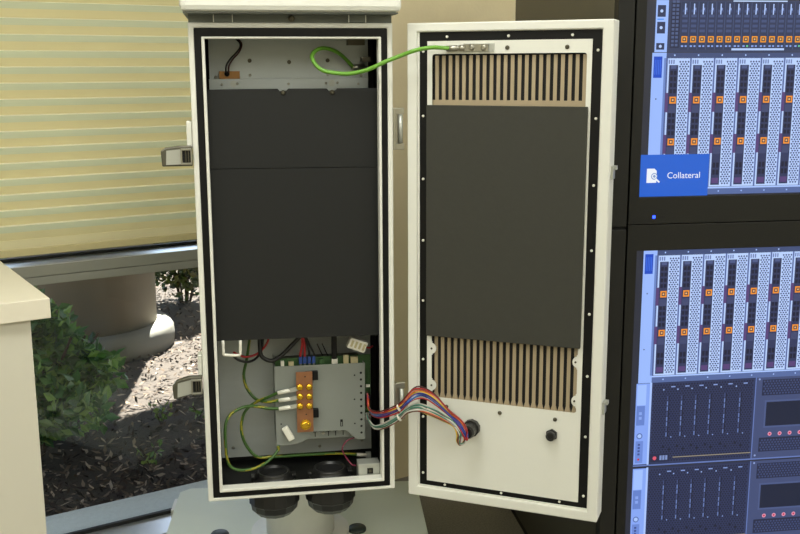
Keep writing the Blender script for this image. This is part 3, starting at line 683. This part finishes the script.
def monitor(z0, z1, sz0, sz1, label):
    r = RACK.root('monitor', (.35, .02, z0)); tag(r, label, 'monitor', 'rack monitors')
    U0, U1, SU0, SU1 = .0465, RW - .0465, .0725, RW - .0725
    part(MB().ring_xz((U0, U1, z0, z1), (SU0, SU1, sz0, sz1), 0, .03), 'bezel', 'bezel', r, bevel=.001)
    part(MB().box(U0 + .004, U1 - .004, .03, .07, z0 + .004, z1 - .004), 'housing', 'bezel', r)
    return r
def tone(c):
    if c[2] > c[0] and max(c) < 112: return (c[0] * .95, c[1], c[2] * 1.12)
    return (c[0] * .9, c[1] * .97, min(255, c[2] * 1.1)) if c[2] > c[0] else c
class Print:
    """flat picture on a screen: coloured patches in thin layers"""
    def __init__(s, y): s.mb = MB(); s.y = y
    def rect(s, u0, u1, v0, v1, c, layer=1):
        y = s.y - .00006 * layer
        s.mb.add([(u0, y, v0), (u1, y, v0), (u1, y, v1), (u0, y, v1)], [(0, 1, 2, 3)], 0, False, lin(tone(c)))
    def poly(s, u, v, r, c, n=6, layer=2, ph=0.5):
        y = s.y - .00006 * layer
        s.mb.add([(u + r * cos(2 * pi * (k + ph) / n), y, v + r * sin(2 * pi * (k + ph) / n)) for k in range(n)], [tuple(range(n))], 0, False, lin(tone(c)))
    def dots(s, u0, u1, v0, v1, p, r, c, layer=3):
        j = 0; v = v0 + p * .5
        while v < v1 - p * .4:
            u = u0 + p * (.5 if j % 2 else .95)
            while u < u1 - p * .35:
                s.poly(u, v, r, c, 6, layer); u += p
            v += p * .8; j += 1
    def frame(s, u, v, h, t, c, ci, layer=4):
        s.rect(u - h, u + h, v - h, v + h, c, layer); s.rect(u - h + t, u + h - t, v - h + t, v + h - t, (90, 66, 70), layer + 1)
        s.rect(u - h * .25, u + h * .25, v - h * .25, v + h * .25, ci, layer + 2)
DK, LT, BLU = (52, 56, 82), (188, 205, 238), (150, 172, 218)
def blade_server(P, vt, label_v):
    vb = vt - .322; u0, u1 = .094, .626
    P.rect(u0, u1, vb - .02, vt + .013, (84, 96, 128), 1)
    P.rect(u0, .131, vb - .02, vt + .013, (172, 192, 230), 2); P.rect(.1255, .131, vb, vt, (120, 138, 180), 3)
    P.rect(.0985, .1205, vt - .048, vt + .004, (32, 78, 178), 3)
    for k in range(4): P.rect(.1015 + .0045 * k, .1035 + .0045 * k, vt - .04, vt - .004, (70, 112, 204), 4)
    P.poly(.108, vt - .1, .0022, (110, 120, 150), 8, 4); P.poly(.106, vt - .25, .0022, (110, 120, 150), 8, 4)
    P.rect(.131, u1, vt - .001, vt + .013, (70, 80, 108), 3); P.rect(.131, u1, vb - .02, vb - .002, (96, 110, 146), 3)
    P.rect(.131, u1, vb - .005, vb - .001, (190, 205, 235), 4)
    for k in range(9):
        uo = .1523 + .0622 * k
        P.poly(uo + .0, vt + .007, .0022, (190, 205, 235), 6, 5); P.poly(uo + .01, vb - .012, .0022, (180, 196, 228), 6, 5)
        a, b = uo - .019, min(uo + .0425, u1)
        P.rect(a, b, vb, vt, (208, 218, 242), 3)
        P.rect(a, a + .0018, vb, vt, (96, 108, 150), 4)
        for q in range(3): P.rect(a + .004 + q * .006, a + .0075 + q * .006, vt - .014, vt - .004, (120, 130, 165), 4)
        P.rect(uo + .0405, min(uo + .0425, u1), vb, vt, (110, 122, 160), 4)
        if uo + .012 < u1: P.dots(uo + .0115, min(uo + .041, u1), vb + .004, vt - .004, .0072, .0026, (74, 82, 118), 5)
        P.rect(uo - .013, uo + .0105, vb + .004, vt - .017, DK, 4)
        P.rect(uo - .0085, uo + .006, vt - .026, vt - .018, (86, 92, 122), 5)
        for vo, lo in ((vt - .103, vt - .15), (vt - .207, vt - .25)):
            for i in range(4):
                for j in range(2):
                    P.rect(uo - .0095 + j * .0095, uo - .0025 + j * .0095, vo + .017 + i * .015, vo + .027 + i * .015, (28, 30, 48), 5)
            P.rect(uo - .0105, uo + .008, vo - .032, vo - .013, (68, 72, 98), 5)
            P.rect(uo - .0205, uo - .0125, vo - .03, vo + .018, (92, 66, 106), 6)
            P.frame(uo, vo, .0085, .0035, (246, 150, 44), (250, 190, 120), 7)
        for i in range(2):
            for j in range(2): P.rect(uo - .0095 + j * .0095, uo - .0025 + j * .0095, vb + .03 + i * .018, vb + .043 + i * .018, (28, 30, 48), 5)
        P.rect(uo - .0105, uo + .008, vb + .008, vb + .022, (92, 66, 106), 5)
def storage_server(P, vt, vb):
    P.rect(.089, .626, vb, vt, (44, 50, 74), 1)
    P.rect(.09, .1275, vb + .002, vt - .002, (150, 172, 222), 2); P.rect(.1275, .133, vb, vt, (190, 205, 240), 2)
    P.rect(.093, .118, vt - .062, vt - .006, (178, 198, 240), 3); P.rect(.093, .116, vt - .118, vt - .064, (112, 134, 186), 3)
    for v in (vt - .085, vt - .098): P.rect(.1, .108, v - .004, v + .004, (150, 170, 214), 4)
    P.poly(.104, vt - .148, .0085, (96, 116, 166), 14, 3); P.poly(.104, vt - .148, .0055, (190, 206, 240), 14, 4)
    P.rect(.094, .115, vb + .006, vt - .162, (120, 142, 196), 3)
    for k in range(4): P.rect(.1005, .1065, vb + .028 + k * .009, vb + .0335 + k * .009, (70, 84, 130), 4)
    P.poly(.1035, vb + .016, .0032, (200, 40, 60), 8, 4)
    P.rect(.134, .422, vb + .004, vt - .004, (50, 56, 82), 2); P.dots(.135, .421, vb + .005, vt - .005, .0078, .0029, (30, 33, 52), 3)
    for u in (.178, .2172, .2567, .2961, .3385, .3815):
        z = vt - .04
        for k in range(8):
            P.rect(u - .0015, u + .0018, z - .0115, z, (118, 132, 170) if k % 3 else (70, 78, 110), 4); P.rect(u + .0018, u + .0055, z - .012, z, (26, 28, 44), 4); z -= .0145
        P.poly(u - .012, vt - .022, .0022, (170, 184, 216), 6, 4); P.rect(u + .008, u + .02, vt - .016, vt - .013, (150, 164, 200), 4)
        P.poly(u - .006, vb + .048, .004, (24, 26, 42), 6, 4); P.poly(u + .01, vb + .04, .004, (24, 26, 42), 6, 4); P.poly(u + .014, vb + .075, .002, (150, 164, 200), 6, 4)
    P.rect(.2, .422, vb + .016, vb + .0185, (150, 140, 120), 4)
    P.rect(.135, .19, vb + .006, vb + .03, (36, 40, 62), 4); P.poly(.149, vb + .017, .0055, (220, 90, 110), 10, 5)
    for k in range(3): P.rect(.163 + k * .008, .169 + k * .008, vb + .011, vb + .024, (140, 150, 180), 5)
    P.rect(.424, .626, vb, vt, (70, 78, 106), 2); P.rect(.4235, .4265, vb, vt, (110, 124, 166), 3)
    P.rect(.444, .62, vt - .052, vt - .008, (36, 40, 60), 3); P.dots(.445, .62, vt - .051, vt - .009, .0085, .003, (66, 74, 104), 4)
    P.rect(.454, .612, vt - .144, vt - .066, (84, 92, 122), 3); P.rect(.459, .607, vt - .139, vt - .071, (28, 34, 52), 4)
    for k in range(5): P.poly(.474 + k * .029, vt - .162, .0058, (226, 150, 176), 10, 3); P.poly(.474 + k * .029, vt - .162, .003, (200, 50, 80), 8, 4)
    P.rect(.444, .62, vb + .018, vb + .058, (36, 40, 60), 3); P.dots(.445, .62, vb + .019, vb + .057, .0085, .003, (66, 74, 104), 4)
    P.rect(.089, .626, vb - .004, vb, (110, 124, 166), 3)
    for u in (.435, .61): P.poly(u, vb + .008, .003, (150, 160, 190), 8, 4); P.poly(u, vt - .006, .003, (150, 160, 190), 8, 4)
def disk_shelf(P, vt, vb):
    P.rect(.097, .626, vb, vt, (58, 64, 84), 1)
    P.rect(.099, .131, vb, vt, (176, 196, 232), 2)
    for a, b in ((vb + .085, vb + .113), (vb + .045, vb + .073), (vb + .006, vb + .022)):
        P.rect(.103, .124, a, b, (52, 58, 80), 3); P.poly(.1135, (a + b) / 2, .004, (200, 212, 236), 8, 4)
    P.rect(.103, .12, vb + .078, vb + .0805, (40, 140, 220), 3)
    P.rect(.138, .162, vb + .01, vt - .006, (40, 44, 62), 2)
    for i in range(2):
        for j in range(12): P.rect(.141 + i * .010, .148 + i * .010, vb + .014 + j * .0095, vb + .020 + j * .0095, (88, 96, 122), 3)
    for k in range(20):
        u = .1749 + k * .0231
        if u > .615: break
        P.rect(u - .0108, u + .0108, vb + .006, vt - .004, (50, 56, 78), 2); P.rect(u + .0102, u + .0112, vb + .006, vt - .004, (84, 94, 122), 3)
        for j in range(5):
            P.rect(u - .0075, u + .006, vb + .048 + j * .012, vb + .0545 + j * .012, (70, 80, 108), 3)
        P.rect(u - .002, u + .001, vt - .034, vt - .008, (196, 208, 232), 4); P.rect(u + .001, u + .004, vt - .024, vt - .018, (140, 152, 186), 4)
        P.frame(u, vb + .031, .0076, .0028, (246, 158, 30), (245, 200, 120), 5)
        P.rect(u - .008, u - .002, vb + .0125, vb + .0165, (150, 170, 214), 4); P.rect(u + .002, u + .007, vb + .0125, vb + .0165, (120, 220, 140) if k in (7, 13) else (150, 170, 214), 4)
    P.rect(.3, .44, vb + .004, vb + .009, (200, 212, 236), 5); P.rect(.298, .441, vt - .003, vt + .0, (214, 222, 240), 5)
def text_obj(body, size, loc, parent, mname, name):
    cu = bpy.data.curves.new(name, 'FONT'); cu.body = body; cu.size = size; cu.resolution_u = 3
    o = bpy.data.objects.new('tmp_text', cu); COL.objects.link(o)
    dg = bpy.context.evaluated_depsgraph_get(); dg.update()
    me = bpy.data.meshes.new_from_object(o.evaluated_get(dg)); bpy.data.objects.remove(o); bpy.data.curves.remove(cu)
    me.materials.clear(); me.materials.append(MATS[mname])
    r = bpy.data.objects.new(name, me); COL.objects.link(r); r.parent = parent; r.location = loc; r.rotation_euler = (pi / 2, 0, 0)
    return r
SY = .008
mat('print_blue', (0, 90, 204), .4, emit=1.0, var=0); mat('print_white', (236, 240, 248), .4, emit=1.0, var=0); mat('print_grey', (120, 150, 200), .4, emit=1.0, var=0)
mat('screen_dark', (40, 46, 70), .3, emit=.55, var=.02)
m1 = monitor(1.2005, 1.925, 1.2695, 1.895, 'upper rack monitor showing servers and a blue Collateral button')
s1 = part(MB().box(.0728, RW - .0728, SY, .03, 1.2698, 1.8948), 'screen', 'screen_dark', m1)
P = Print(SY); disk_shelf(P, 1.754, 1.629); blade_server(P, 1.6145, 0); disk_shelf(P, 1.885, 1.76)
P.mb.build('screen_picture', 'screen_print', s1, fix=False)
MB().box(.0728, .257, SY - .0012, SY - .0009, 1.2699, 1.376).build('button', 'print_blue', s1)
ic = MB().prism_xz([(.0925, .305 + 1), (.1185, 1.305), (.1185, 1.335), (.1125, 1.341), (.0925, 1.341)], SY - .0015, SY - .0013).build('button_icon', 'print_white', s1)
MB().lathe([(.0085, 0), (.0085, .0001)], (.1125, SY - .0016, 1.3215), (0, -1, 0), 20).build('icon_ring', 'print_grey', s1)
MB().lathe([(.0062, 0), (.0062, .0001)], (.1125, SY - .0018, 1.3215), (0, -1, 0), 20).build('icon_lens', 'print_white', s1)
MB().lathe([(.0035, 0), (.0035, .0001)], (.1125, SY - .0020, 1.3215), (0, -1, 0), 14).build('icon_dot', 'print_grey', s1)
MB().obox((.1215, SY - .0017, 1.3105), (.014, .0002, .004), (0, radians(42), 0)).build('icon_handle', 'print_white', s1)
text_obj('Collateral', .0225, (.146, SY - .0016, 1.3155), s1, 'print_white', 'button_text')
part(MB().lathe([(.0045, 0), (.004, .001)], (.1139, 0, 1.2185), (0, -1, 0), 12), 'power_led', 'led_blue', m1)
part(MB().box(.124, .143, -.0006, 0, 1.2165, 1.2205), 'sensor_window', 'groove', m1)
m2 = monitor(.11, 1.1985, .165, 1.1315, 'lower rack monitor showing blade and storage servers')
s2 = part(MB().box(.0728, RW - .0728, SY, .03, .1655, 1.1312), 'screen', 'screen_dark', m2)
P = Print(SY); blade_server(P, 1.117, 0); storage_server(P, .776, .546); storage_server(P, .538, .308); P.rect(.089, .626, .18, .3, (50, 56, 80), 1)
P.mb.build('screen_picture', 'screen_print', s2, fix=False)
